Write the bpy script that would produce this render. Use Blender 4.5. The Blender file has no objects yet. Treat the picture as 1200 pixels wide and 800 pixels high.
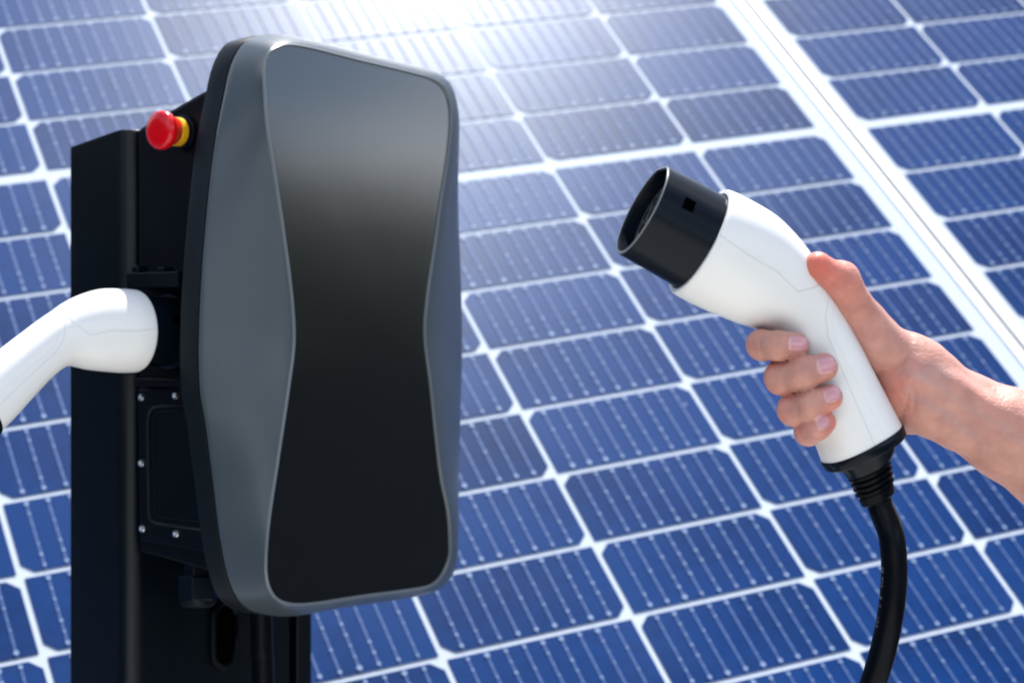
import bpy, bmesh, math, random
import numpy as np
from mathutils import Vector, Matrix
from mathutils.bvhtree import BVHTree
random.seed(7)
C = bpy.context.scene.collection
CAMZ = 1.35; FPX = 2433.04

def ray(px, py):                       # direction through a point of the 1200x800 frame
    return Vector(((px-600)/FPX, 1.0, (400-py)/FPX))
CAM = Vector((0, 0, CAMZ))
def V(px, py, Y): return CAM + ray(px, py)*Y

# ------------------------------------------------------------------ tags / objects
def tag(o, label, cat, group=None):
    o['label'] = label; o['category'] = cat
    if group: o['group'] = group
    return o
def empty(name, loc):
    o = bpy.data.objects.new(name, None); C.objects.link(o); o.location = loc
    o.empty_display_size = .05
    return o
def obj(name, verts, faces, mat, parent=None, smooth=True, M=None, autosmooth=None):
    me = bpy.data.meshes.new(name)
    me.from_pydata([tuple(v) for v in verts], [], [tuple(int(i) for i in f) for f in faces])
    me.update()
    bm = bmesh.new(); bm.from_mesh(me); bmesh.ops.recalc_face_normals(bm, faces=bm.faces); bm.to_mesh(me); bm.free()
    if smooth:
        me.polygons.foreach_set('use_smooth', [True]*len(me.polygons))
        if autosmooth is not None: me.set_sharp_from_angle(angle=math.radians(autosmooth))
    me.materials.append(mat)
    o = bpy.data.objects.new(name, me); C.objects.link(o)
    if parent is not None:
        o.parent = parent
        o.matrix_parent_inverse = Matrix.Identity(4)
    return o
def local(parent_loc, verts): return [Vector(v)-Vector(parent_loc) for v in verts]
def bevel(o, w, n=2, ang=40):
    m = o.modifiers.new('bevel', 'BEVEL'); m.width = w; m.segments = n; m.limit_method = 'ANGLE'
    m.angle_limit = math.radians(ang); m.harden_normals = False
    return o

# ------------------------------------------------------------------ materials
def mat(name, col, rough=.5, metal=0, spec=.5, coat=0, coat_rough=.1, sss=0, bump=None, var=None, emis=None):
    m = bpy.data.materials.new(name); m.use_nodes = True
    nt = m.node_tree; b = nt.nodes['Principled BSDF']
    b.inputs['Base Color'].default_value = (*col, 1); b.inputs['Roughness'].default_value = rough
    b.inputs['Metallic'].default_value = metal; b.inputs['Specular IOR Level'].default_value = spec
    b.inputs['Coat Weight'].default_value = coat; b.inputs['Coat Roughness'].default_value = coat_rough
    tc = nt.nodes.new('ShaderNodeTexCoord')
    if var:                              # (scale, amount): surface mottling
        n = nt.nodes.new('ShaderNodeTexNoise'); n.inputs['Scale'].default_value = var[0]; n.inputs['Detail'].default_value = 5
        nt.links.new(tc.outputs['Object'], n.inputs['Vector'])
        r = nt.nodes.new('ShaderNodeMapRange'); r.inputs['From Min'].default_value = .25; r.inputs['From Max'].default_value = .75
        r.inputs['To Min'].default_value = 1-var[1]; r.inputs['To Max'].default_value = 1+var[1]
        nt.links.new(n.outputs['Fac'], r.inputs['Value'])
        x = nt.nodes.new('ShaderNodeVectorMath'); x.operation = 'SCALE'; x.inputs[0].default_value = col
        nt.links.new(r.outputs['Result'], x.inputs['Scale']); nt.links.new(x.outputs['Vector'], b.inputs['Base Color'])
        r2 = nt.nodes.new('ShaderNodeMapRange'); r2.inputs['To Min'].default_value = rough*.85; r2.inputs['To Max'].default_value = min(1, rough*1.15)
        nt.links.new(n.outputs['Fac'], r2.inputs['Value']); nt.links.new(r2.outputs['Result'], b.inputs['Roughness'])
    if bump:                             # (scale, strength, distance)
        n = nt.nodes.new('ShaderNodeTexNoise'); n.inputs['Scale'].default_value = bump[0]; n.inputs['Detail'].default_value = 4
        nt.links.new(tc.outputs['Object'], n.inputs['Vector'])
        bp_ = nt.nodes.new('ShaderNodeBump'); bp_.inputs['Strength'].default_value = bump[1]; bp_.inputs['Distance'].default_value = bump[2]
        nt.links.new(n.outputs['Fac'], bp_.inputs['Height']); nt.links.new(bp_.outputs['Normal'], b.inputs['Normal'])
    return m
M_white = mat('white_plastic', (.80, .80, .785), .34, spec=.45, var=(9, .015), bump=(700, .05, .0002))
M_seam = mat('parting_line', (.66, .67, .68), .6)
M_black = mat('black_plastic', (.0022, .005, .010), .26, spec=.17, bump=(1400, .25, .0002))
M_edge = mat('light_grey_edge', (.16, .17, .18), .35)  # lighter grey for the ring at the barrel mouth
M_insert = mat('dark_insert', (.010, .011, .013), .45, spec=.3)
M_hole = mat('deep_black', (.001, .001, .0015), .8, spec=0)
M_rubber = mat('black_rubber', (.0015, .0025, .005), .32, spec=.10, bump=(900, .1, .0002))
M_brass = mat('contact_metal', (.6, .55, .45), .3, metal=1)
M_post = mat('black_powder_coat', (.0012, .0035, .0065), .26, spec=.33, bump=(2200, .35, .0003), var=(14, .12))
M_box = mat('black_box_plastic', (.0015, .003, .0055), .4, spec=.10, bump=(1800, .25, .0002), var=(20, .1))
M_bezel = mat('grey_bezel_plastic', (.050, .066, .078), .33, spec=.5, bump=(2600, .25, .0002), var=(18, .08))
M_rim = mat('dark_rim_plastic', (.004, .007, .010), .40, spec=.2, bump=(2200, .2, .0002))
M_lip = mat('bezel_edge', (.12, .14, .155), .28, spec=.6)
M_glass = mat('black_glass', (.0012, .002, .0035), .17, spec=1.0, coat=1.0, coat_rough=.12, var=(6, .2))
M_screw = mat('screw_steel', (.7, .72, .74), .25, metal=1)
M_red = mat('red_button', (.62, .002, .009), .2, spec=.4, coat=.1, coat_rough=.1)
M_yellow = mat('yellow_collar', (.80, .42, .01), .35)
M_backsheet = mat('white_backsheet', (.46, .52, .61), .6, spec=.05, coat=.05, coat_rough=.3)
M_alu = mat('anodised_frame', (.86, .87, .88), .5, metal=.1, bump=(600, .1, .0003))
M_gap = mat('grey_gasket', (.06, .075, .075), .6, spec=.1)
M_steel = mat('galvanised_steel', (.45, .47, .48), .45, metal=.8, var=(12, .2))
M_sleeve = mat('white_cotton', (.7, .72, .75), .9, bump=(300, .5, .001))

M_glass.node_tree.nodes['Principled BSDF'].inputs['IOR'].default_value = 1.58
def cell_material():
    m = mat('silicon_cell', (.006, .032, .18), .34, spec=.08, coat=.0, coat_rough=.26)
    nt = m.node_tree; b = nt.nodes['Principled BSDF']; b.inputs['Specular Tint'].default_value = (.22, .58, 1, 1)
    tc = nt.nodes.new('ShaderNodeTexCoord'); geo = nt.nodes.new('ShaderNodeNewGeometry')
    n = nt.nodes.new('ShaderNodeTexNoise'); n.inputs['Scale'].default_value = 5; n.inputs['Detail'].default_value = 6
    nt.links.new(tc.outputs['Object'], n.inputs['Vector'])
    n2 = nt.nodes.new('ShaderNodeTexNoise'); n2.inputs['Scale'].default_value = 55; n2.inputs['Detail'].default_value = 3
    nt.links.new(tc.outputs['Object'], n2.inputs['Vector'])
    a = nt.nodes.new('ShaderNodeMath'); a.operation = 'MULTIPLY_ADD'; a.inputs[1].default_value = .45
    nt.links.new(n2.outputs['Fac'], a.inputs[0]); nt.links.new(n.outputs['Fac'], a.inputs[2])
    a2 = nt.nodes.new('ShaderNodeMath'); a2.operation = 'MULTIPLY_ADD'; a2.inputs[1].default_value = .34
    nt.links.new(geo.outputs['Random Per Island'], a2.inputs[0]); nt.links.new(a.outputs[0], a2.inputs[2])
    cr = nt.nodes.new('ShaderNodeValToRGB')
    cr.color_ramp.elements[0].position = .45; cr.color_ramp.elements[0].color = (.0010, .0120, .066, 1)
    cr.color_ramp.elements[1].position = 1.15 if False else 1.0; cr.color_ramp.elements[1].color = (.0026, .030, .138, 1)
    nt.links.new(a2.outputs[0], cr.inputs[0])
    vo = nt.nodes.new('ShaderNodeTexVoronoi'); vo.inputs['Scale'].default_value = 9; nt.links.new(tc.outputs['Object'], vo.inputs['Vector'])
    sp = nt.nodes.new('ShaderNodeSeparateColor'); nt.links.new(vo.outputs['Color'], sp.inputs[0])
    rr_ = nt.nodes.new('ShaderNodeMath'); rr_.operation = 'MULTIPLY'; rr_.inputs[1].default_value = .030; nt.links.new(sp.outputs[0], rr_.inputs[0])
    lt = nt.nodes.new('ShaderNodeMath'); lt.operation = 'LESS_THAN'; nt.links.new(vo.outputs['Distance'], lt.inputs[0]); nt.links.new(rr_.outputs[0], lt.inputs[1])
    n4 = nt.nodes.new('ShaderNodeTexNoise'); n4.inputs['Scale'].default_value = 2.2; n4.inputs['Detail'].default_value = 8; n4.inputs['Roughness'].default_value = .7; nt.links.new(tc.outputs['Object'], n4.inputs['Vector'])
    du = nt.nodes.new('ShaderNodeMapRange'); du.inputs['From Min'].default_value = .5; du.inputs['From Max'].default_value = .8; du.inputs['To Max'].default_value = .07; nt.links.new(n4.outputs['Fac'], du.inputs['Value'])
    ma = nt.nodes.new('ShaderNodeMath'); ma.operation = 'MULTIPLY_ADD'; ma.inputs[1].default_value = .6; nt.links.new(lt.outputs[0], ma.inputs[0]); nt.links.new(du.outputs[0], ma.inputs[2])
    mxd = nt.nodes.new('ShaderNodeMixRGB'); mxd.inputs[2].default_value = (.20, .23, .30, 1)
    nt.links.new(ma.outputs[0], mxd.inputs[0]); nt.links.new(cr.outputs[0], mxd.inputs[1]); nt.links.new(mxd.outputs[0], b.inputs['Base Color'])
    return m
M_cell = cell_material()
M_bus = mat('busbar_ribbon', (.035, .085, .24), .5, spec=.1, coat=.03, coat_rough=.3)
M_pad = mat('solder_pad', (.17, .25, .42), .45, spec=.15, coat=.03, coat_rough=.3)
def ground_material():
    m = mat('asphalt', (.03, .03, .03), .95, spec=.03)
    nt = m.node_tree; b = nt.nodes['Principled BSDF']
    tc = nt.nodes.new('ShaderNodeTexCoord')
    v = nt.nodes.new('ShaderNodeTexVoronoi'); v.inputs['Scale'].default_value = 45
    n = nt.nodes.new('ShaderNodeTexNoise'); n.inputs['Scale'].default_value = 1.5
    nt.links.new(tc.outputs['Object'], v.inputs['Vector']); nt.links.new(tc.outputs['Object'], n.inputs['Vector'])
    mx = nt.nodes.new('ShaderNodeMixRGB'); mx.blend_type = 'MULTIPLY'; mx.inputs[0].default_value = .35
    cr = nt.nodes.new('ShaderNodeValToRGB'); cr.color_ramp.elements[0].color = (.009, .011, .014, 1); cr.color_ramp.elements[1].color = (.018, .021, .026, 1)
    nt.links.new(n.outputs['Fac'], cr.inputs[0]); nt.links.new(cr.outputs[0], mx.inputs[1]); nt.links.new(v.outputs['Color'], mx.inputs[2])
    nt.links.new(mx.outputs[0], b.inputs['Base Color'])
    bp_ = nt.nodes.new('ShaderNodeBump'); bp_.inputs['Distance'].default_value = .02
    nt.links.new(v.outputs['Distance'], bp_.inputs['Height']); nt.links.new(bp_.outputs['Normal'], b.inputs['Normal'])
    return m

# ------------------------------------------------------------------ mesh helpers
def frame_of(t):
    t = t.normalized(); u = Vector((0, 0, 1)) if abs(t.z) < .9 else Vector((1, 0, 0))
    a = t.cross(u).normalized(); b = a.cross(t).normalized(); return a, b
def catmull(P, n):
    P = [Vector(p) for p in P]; out = []
    Q = [P[0]*2-P[1]]+P+[P[-1]*2-P[-2]]
    for i in range(len(P)-1):
        p0, p1, p2, p3 = Q[i:i+4]
        for k in range(n):
            t = k/n
            out.append(.5*((2*p1)+(p2-p0)*t+(2*p0-5*p1+4*p2-p3)*t*t+(3*p1-p0-3*p2+p3)*t**3))
    out.append(P[-1]); return out
def tube(path, r, n=16, caps=True, closed=False):
    path = [Vector(p) for p in path]; N = len(path)
    rs = r if isinstance(r, (list, tuple)) else [r]*N
    vs, fs = [], []; a = None
    for i, p in enumerate(path):
        if closed: t = path[(i+1) % N]-path[i-1]
        else: t = path[min(i+1, N-1)]-path[max(i-1, 0)]
        t.normalize()
        if a is None: a, b = frame_of(t)
        else:
            a = (a-t*a.dot(t)).normalized(); b = t.cross(a).normalized()
        for k in range(n):
            an = 2*math.pi*k/n
            vs.append(p+(a*math.cos(an)+b*math.sin(an))*rs[i])
    for i in range(N if closed else N-1):
        j = (i+1) % N
        for k in range(n):
            fs.append((i*n+k, i*n+(k+1) % n, j*n+(k+1) % n, j*n+k))
    if caps and not closed:
        fs.append(tuple(range(n))[::-1]); fs.append(tuple((N-1)*n+k for k in range(n)))
    return vs, fs
def lathe(profile, origin, axis, n=48, ref=None):      # profile [(along, radius)], open ends closed by radius 0
    origin = Vector(origin); ax = Vector(axis).normalized(); a, b = frame_of(ax)
    vs, fs = [], []
    for (h, r) in profile:
        for k in range(n):
            an = 2*math.pi*k/n
            vs.append(origin+ax*h+(a*math.cos(an)+b*math.sin(an))*r)
    for i in range(len(profile)-1):
        for k in range(n):
            fs.append((i*n+k, i*n+(k+1) % n, (i+1)*n+(k+1) % n, (i+1)*n+k))
    fs.append(tuple(range(n))); fs.append(tuple((len(profile)-1)*n+k for k in range(n)))
    return vs, fs
def join(*parts):
    vs, fs = [], []
    for v, f in parts:
        o = len(vs); vs += list(v); fs += [tuple(i+o for i in q) for q in f]
    return vs, fs

# ================================================================== SETTING
g = obj('ground', [(-400, -400, 0), (400, -400, 0), (400, 400, 0), (-400, 400, 0)], [(0, 1, 2, 3)], ground_material())
g['kind'] = 'structure'
M_conc = mat('pale_concrete', (.50, .49, .46), .85, var=(2.5, .12), bump=(160, .5, .003))
vs = [(x, y, z) for z in (-.05, .10) for x, y in ((-1.5, -8), (1.7, -8), (1.7, 9), (-1.5, 9))]
pv_ = obj('added_pavement', [(x, y, max(z, 0)*0+z-.10) for x, y, z in vs], [(0, 1, 2, 3), (4, 5, 6, 7), (0, 1, 5, 4), (1, 2, 6, 5), (2, 3, 7, 6), (3, 0, 4, 7)], M_conc, smooth=False)  # pale unseen slab added to bounce light up onto the plugs
pv_['kind'] = 'structure'; g.location.z = -.12

# unseen tree rows added on both sides to darken the charger's reflections
tv, tf, kv, kf = [], [], [], []
rt = random.Random(3)
for i in range(84):
    tx = rt.uniform(24, 36); ty = -14+(i % 42)*1.25
    big = 1.42 if i < 42 else 1
    if i >= 42: tx = -rt.uniform(11, 16); ty = -26+(i-42)*.95
    ty += rt.uniform(-.6, .6); th_ = rt.uniform(2.6, 4.9)*big; rr = rt.uniform(1.2, 2.0)*(1+(big-1)*.4)
    q = tube([(tx, ty, -.1), (tx+rt.uniform(-.1, .1), ty, th_*.4), (tx, ty+rt.uniform(-.2, .2), th_*.8)], [.14, .10, .04], 6); kv, kf = join((kv, kf), q)
    for c in range(900):
        a, b = rt.uniform(0, 6.283), rt.uniform(-1, 1); r = rr*rt.uniform(.35, 1.05)*(1+.25*math.sin(i+7*b))
        p = Vector((tx+r*math.cos(a)*math.sqrt(1-b*b), ty+r*math.sin(a)*math.sqrt(1-b*b), th_*.62+b*r*th_*.24))
        u = Vector((rt.uniform(-1, 1), rt.uniform(-1, 1), rt.uniform(-1, 1))).normalized(); v = u.orthogonal().normalized(); l = rt.uniform(.2, .38)
        o = len(tv); tv += [p+u*l, p+v*l*.6, p-u*l, p-v*l*.6]; tf.append((o, o+1, o+2, o+3))
M_leaf = mat('leaves', (.035, .055, .022), .6, var=(1.5, .3)); M_bark = mat('bark', (.09, .07, .05), .9)
ft = obj('added_trees', kv+tv, kf+[tuple(i+len(kv) for i in f) for f in tf], M_leaf, smooth=False); ft['kind'] = 'stuff'
tag(ft, 'dark green tree rows added out of view on either side to darken the charger reflections', 'trees')

# ================================================================== SOLAR MODULES
PITCH = .24; VP = PITCH/2.0309
rv = np.array([-.80294, -.29173, -.29669]); th = np.linalg.norm(rv); k_ = rv/th
K_ = np.array([[0, -k_[2], k_[1]], [k_[2], 0, -k_[0]], [-k_[1], k_[0], 0]])
R_ = np.eye(3)+math.sin(th)*K_+(1-math.cos(th))*K_@K_
def c2w(c): return Vector((c[0], c[2], -c[1]))
UX = c2w(R_[:, 0]); VY = -c2w(R_[:, 1]); NZ = UX.cross(VY)      # local x along the row, y up the slope, z out of the glass
ORG = CAM + c2w(np.array([.233957, -1.085696, 12.838839])*PITCH)
HG = .0152; G = .060; CH = .0135
def quad_prism(P, z0, z1):
    n = len(P); vs = [(x, y, z0) for x, y in P]+[(x, y, z1) for x, y in P]
    fs = [tuple(range(n))[::-1], tuple(range(n, 2*n))]+[(i, (i+1) % n, n+(i+1) % n, n+i) for i in range(n)]
    return vs, fs
def make_module(lines, u0, u1, shifted, label, parity0):
    """lines: column lines in cell units; u0,u1 outer frame edges"""
    uc = (u0+u1)/2; root = empty('solar_panel', ORG+UX*uc*PITCH)
    root.matrix_world = Matrix.Translation(ORG+UX*uc*PITCH) @ Matrix((UX, VY, NZ)).transposed().to_4x4()
    tag(root, label, 'solar panel', 'solar panels tilted side by side')
    cv, cf, bv, bf, pv, pf = [], [], [], [], [], []
    X = lambda u: (u-uc)*PITCH
    Y = lambda v: -v*VP
    HV = HG*PITCH/VP
    for ci in range(len(lines)-1):
        ua, ub = lines[ci]+HG, lines[ci+1]-HG
        sh = shifted and (lines[ci]+lines[ci+1])/2 < -2
        par = (ci+parity0) % 2
        for j in range(-10, 10):
            if not sh:
                va = j+(G if j >= 0 else -G)+HV+(0 if j != 0 else .0); vb = j+1+(G if j+1 > 0 else -G)-HV
            else:
                w = -1
                va = (j-G if j < -1 else (-1+G if j == -1 else j+G))+HV
                vb = (j+1-G if j+1 <= -1 else j+1+G)-HV
                if j+1 == -1: vb = -1-G-HV
            xa, xb, ya, yb = X(ua), X(ub), Y(va), Y(vb)          # ya upper, yb lower
            top = (j+par) % 2 == 0 if False else (par == 0)
            if top: P = [(xa, yb), (xb, yb), (xb, ya-CH), (xb-CH, ya), (xa+CH, ya), (xa, ya-CH)]
            else:   P = [(xa+CH, yb), (xb-CH, yb), (xb, yb+CH), (xb, ya), (xa, ya), (xa, yb+CH)]
            o = len(cv); cv += [(x, y, .0012) for x, y in P]; cf.append(tuple(range(o, o+6)))
            nb = max(3, round(10*(ub-ua))-1)
            for b in range(nb):
                xc = xa+(xb-xa)*(b+1)/(nb+1)+random.uniform(-.0003, .0003); hw = .0017
                o = len(bv); bv += [(xc-hw, yb+.001, .0020), (xc+hw, yb+.001, .0020), (xc+hw, ya-.001, .0020), (xc-hw, ya-.001, .0020)]
                bf.append((o, o+1, o+2, o+3))
                ns = 7
                for s in range(ns):
                    f = (s+.5)/ns; f = .06+.88*s/(ns-1)
                    yc = yb+(ya-yb)*f; end = s in (0, ns-1)
                    r = (.0029 if end else .0019)*random.uniform(.65, 1.2)
                    if not end and random.random() < .5: r *= .45
                    o = len(pv)
                    for q in range(7):
                        an = 2*math.pi*q/7; pv.append((xc+r*math.cos(an), yc+r*1.15*math.sin(an), .0027))
                    pf.append(tuple(range(o, o+7)))
    xl, xr = X(u0), X(u1); yt, yb_ = Y(-10.35), Y(10.35); fw = .014
    vs, fs = quad_prism([(xl+fw*.5, yb_+fw*.5), (xr-fw*.5, yb_+fw*.5), (xr-fw*.5, yt-fw*.5), (xl+fw*.5, yt-fw*.5)], -.004, 0)
    obj('backsheet', vs, fs, M_backsheet, root, smooth=False)
    obj('cells', cv, cf, M_cell, root, smooth=False)
    obj('busbars', bv, bf, M_bus, root, smooth=False)
    obj('solder_pads', pv, pf, M_pad, root, smooth=False)
    prof = [(0, -.035), (fw, -.035), (fw, -.033), (.002, -.033), (.002, -.006), (fw, -.006), (fw, .0035), (0, .0035)]
    prof = [(0, -.035), (.003, -.035), (.003, -.006), (fw, -.006), (fw, .0035), (0, .0035)]
    vs, fs = [], []; n = len(prof)
    for (cx, cy, sx, sy) in ((xl, yb_, 1, 1), (xr, yb_, -1, 1), (xr, yt, -1, -1), (xl, yt, 1, -1)):
        for (i_, z) in prof: vs.append((cx+sx*i_, cy+sy*i_, z))
    for a in range(4):
        b = (a+1) % 4
        for q in range(n): fs.append((a*n+q, a*n+(q+1) % n, b*n+(q+1) % n, b*n+q))
    bevel(obj('frame', vs, fs, M_alu, root, smooth=False), .0008, 2)
    return root, xl, xr, yt, yb_
GC = 2.125; GH = .023
mC = make_module([-4.78, -3.78, -3, -2, -1, 0, 1, 1.93], -4.97, GC-GH, True,
    'blue solar panel filling the middle of the picture behind the charger and the raised plug', 0)
mR = make_module([2.25+k for k in range(7)], GC+GH, 8.44, False,
    'blue solar panel at the upper right, beyond the wide white seam', 1)
mL = make_module([-5.2-6+k for k in range(7)], -11.36, -5.01, False,
    'blue solar panel at the far left edge, mostly outside the picture', 1)
for (mm, side) in ((mR, 'xl'), (mC, 'xl')):
    root, xl, xr, yt, yb_ = mm; w = 2*GH*PITCH if mm is mR else .04*PITCH
    vs, fs = quad_prism([(xl-w+.0006, yb_), (xl-.0006, yb_), (xl-.0006, yt), (xl-w+.0006, yt)], -.03, -.006)
    obj('gap_cover', vs, fs, M_gap, root, smooth=False)

# rack under the panels
rack = empty('mounting_rack', ORG-NZ*.08-Vector((0, 0, 0)))
rack.location = Vector((ORG.x, ORG.y, 0))
tag(rack, 'galvanised steel rack hidden underneath the row of solar panels', 'rack')
def beam(p, q, s):
    t = (q-p).normalized(); a, b = frame_of(t); vs = []
    for c in (p, q):
        for (i, j) in ((-1, -1), (1, -1), (1, 1), (-1, 1)): vs.append(c+a*i*s+b*j*s)
    return vs, [(0, 1, 2, 3), (7, 6, 5, 4), (0, 1, 5, 4), (1, 2, 6, 5), (2, 3, 7, 6), (3, 0, 4, 7)]
for v in (-6, 6):
    p = ORG+UX*(-11.2*PITCH)-VY*(v*VP)-NZ*.056; q = ORG+UX*(8.3*PITCH)-VY*(v*VP)-NZ*.056
    vs, fs = beam(p, q, .02); obj('rail', local(rack.location, vs), fs, M_steel, rack, smooth=False)
    for u in (-10.5, -6, -1.5, 3, 7.5):
        t = ORG+UX*(u*PITCH)-VY*(v*VP)-NZ*.076
        vs, fs = beam(t, Vector((t.x, t.y, 0)), .022); obj('leg', local(rack.location, vs), fs, M_steel, rack, smooth=False)

# ================================================================== CHARGING STATION
AW = math.radians(52)
Wd = Vector((math.cos(AW), math.sin(AW), 0)); Nd = Vector((math.sin(AW), -math.cos(AW), 0))
A0 = V(163, 400, 1.80); A0.z = 0
def L2W(w, d, z): return A0+Wd*w+Nd*d+Vector((0, 0, z))
def onW(px, py, w=0.0):                # frame point onto the plane w = const -> (w,d,z)
    r = ray(px, py); o = CAM-A0; t = (w-o.dot(Wd))/r.dot(Wd); p = o+r*t; return Vector((w, p.dot(Nd), p.z))
def onD(px, py, d=0.0):
    r = ray(px, py); o = CAM-A0; t = (d-o.dot(Nd))/r.dot(Nd); p = o+r*t; return Vector((p.dot(Wd), d, p.z))
ST = empty('charging_station', A0)
tag(ST, 'black car charging station with glass front and red stop button on a black post', 'charging station')
def sobj(name, lv, fs, m, parent=None, **kw):          # verts given in (w,d,z)
    return obj(name, [Wd*v[0]+Nd*v[1]+Vector((0, 0, v[2])) for v in lv], fs, m, parent or ST, **kw)
def W2l(p): p = Vector(p)-A0; return Vector((p.dot(Wd), p.dot(Nd), p.z))
def prism_wd(poly, z0, z1):            # poly in (w,d); z0,z1 numbers or functions of (w,d)
    n = len(poly); f0 = z0 if callable(z0) else (lambda w, d: z0); f1 = z1 if callable(z1) else (lambda w, d: z1)
    vs = [(w, d, f0(w, d)) for w, d in poly]+[(w, d, f1(w, d)) for w, d in poly]
    return vs, [tuple(range(n))[::-1], tuple(range(n, 2*n))]+[(i, (i+1) % n, n+(i+1) % n, n+i) for i in range(n)]

# --- post
PF = -.008; wl = -.003
q0 = onW(82, 172, wl); q1 = onW(146, 149, wl)
Dp = q0[1]; slope = (q1[2]-q0[2])/(q1[1]-q0[1])
wr = onD(368, 600, PF)[0]; wg0 = onD(339.5, 600, PF)[0]; wg1 = onD(348.5, 600, PF)[0]
rc = .017
poly = [(wl, Dp)]
for k in range(13):
    a = math.pi+(-math.pi/2)*k/12
    poly.append((wl+rc+rc*math.cos(a), PF-rc+rc*math.sin(a)))
poly += [(wg0, PF), (wg0, PF-.03), (wg1, PF-.03), (wg1, PF), (wr-.004, PF), (wr, PF-.004), (wr, Dp)]
ztop = lambda w, d: q0[2]+slope*(min(d, PF-rc)-Dp)
vs, fs = prism_wd(poly, .012, ztop)
post = sobj('post', vs, fs, M_post, smooth=True, autosmooth=25); bevel(post, .0012, 2, 50)
vs, fs = prism_wd([(wl-.05, Dp-.05), (wl-.05, .05), (wr+.05, .05), (wr+.05, Dp-.05)], 0.002, .012)
base = sobj('base_plate', vs, fs, M_post, smooth=False)
for (w, d) in ((wl-.03, Dp-.03), (wl-.03, .03), (wr+.03, .03), (wr+.03, Dp-.03)):
    vs, fs = lathe([(0, .011), (.009, .011)], (w, d, .012), (0, 0, 1), 6)
    sobj('bolt', vs, fs, M_steel, base, smooth=False)
# raised lower cover on the post front with its slot
zt = onD(250, 690, PF)[2]
def stadium(cx, cz, hw, hh, n=12):
    P = []
    for k in range(n+1): a = math.pi*k/n; P.append((cx+hw*math.cos(a), cz+hh-hw+hw*math.sin(a)))
    for k in range(n+1): a = math.pi+math.pi*k/n; P.append((cx+hw*math.cos(a), cz-hh+hw+hw*math.sin(a)))
    return P
sa = onD(248, 745, PF); sb = onD(274, 745, PF); z0s = onD(260, 706, PF)[2]; z1s = onD(260, 781, PF)[2]
cxs = (sa[0]+sb[0])/2; hws = (sb[0]-sa[0])/2; czs = (z0s+z1s)/2; hhs = (z0s-z1s)/2
S = stadium(cxs, czs, hws-.002, hhs-.002); n = len(S)
slot = sobj('slot', [(w, PF+.0012, z) for w, z in S]+[(w, PF+.003, z) for w, z in S], [tuple(range(n)), tuple(range(n, 2*n))]+[(i, (i+1) % n, n+(i+1) % n, n+i) for i in range(n)], M_hole, post, smooth=False)
vs, fs = tube([(w, PF+.002, z) for w, z in stadium(cxs, czs, hws, hhs)], .0028, 8, closed=True)
sobj('slot_rim', vs, fs, M_box, slot)

# --- box behind the housing
def side_pts(L, w=0.0): return [onW(x, y, w) for x, y in L]
BX = side_pts([(161, 151), (234, 109), (252, 100), (252, 671), (245, 669.5), (163, 646)])
BW = .30
n = len(BX)
vs = [(0, p[1], p[2]) for p in BX]+[(BW, p[1], p[2]) for p in BX]
vs = [(v[0], max(v[1], -.004), v[2]) for v in vs]
box = sobj('back_box', vs, [tuple(range(n)), tuple(range(n, 2*n))[::-1]]+[(i, (i+1) % n, n+(i+1) % n, n+i) for i in range(n)], M_box, smooth=False)
bevel(box, .0035, 3)
dF = BX[3][1]
# spacer between box and post
vs, fs = prism_wd([(.02, -.012), (.02, .01), (wr-.03, .01), (wr-.03, -.012)], onW(163, 600)[2], onW(163, 210)[2])
sobj('mounting_spacer', vs, fs, M_hole, smooth=False)
# side cover plate
CP = side_pts([(165, 456), (246, 449), (246, 647), (167, 632)])
n = 4
vs = [(-.0035, p[1], p[2]) for p in CP]+[(.001, p[1], p[2]) for p in CP]
cover = sobj('side_cover', vs, [(0, 1, 2, 3), (7, 6, 5, 4)]+[(i, (i+1) % 4, 4+(i+1) % 4, 4+i) for i in range(4)], M_box, smooth=False)
bevel(cover, .0015, 3)
RP = [onW(x, y, -.0035) for x, y in [(250, 474), (188, 476), (179, 478), (175, 483), (173, 492), (174.5, 600), (176, 608), (181, 612), (190, 614), (250, 622)]]
vs, fs = tube(RP, .0013, 8); sobj('ridge', vs, fs, M_rim, cover)
RP = [onW(x, y, -.0035) for x, y in [(250, 480), (190, 482), (184, 484), (181, 489), (180.5, 496), (182, 596), (183.5, 602), (188, 605.5), (250, 613)]]
vs, fs = tube(RP, .0007, 8); sobj('ridge', vs, fs, M_box, cover)
for (x, y) in ((166.5, 465.5), (206.5, 463.5), (166.5, 542.5), (167.5, 619), (207, 625)):
    p = onW(x, y, -.0035)
    sv, sf = lathe([(0, .0034), (.0012, .0034), (.0022, .0028), (.0024, .0015), (.0012, .0014), (.0011, .0001)], p, (-1, 0, 0), 18)
    s = sobj('screw', sv, sf, M_screw, cover, autosmooth=35)
# socket on the side
RIMC = V(158.5, 388, 1.750); XP = Vector((math.cos(math.radians(43)), math.sin(math.radians(43)), 0))
rl_ = W2l(RIMC); tI = -rl_[0]/XP.dot(Wd); IC = W2l(RIMC+XP*tI); IAX = W2l(A0-XP)
vs, fs = lathe([(-.02, .0340), (.001, .0340), (.003, .0330), (.004, .0322)], IC, IAX, 64)
sock = sobj('socket', vs, fs, M_black, autosmooth=35)
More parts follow.
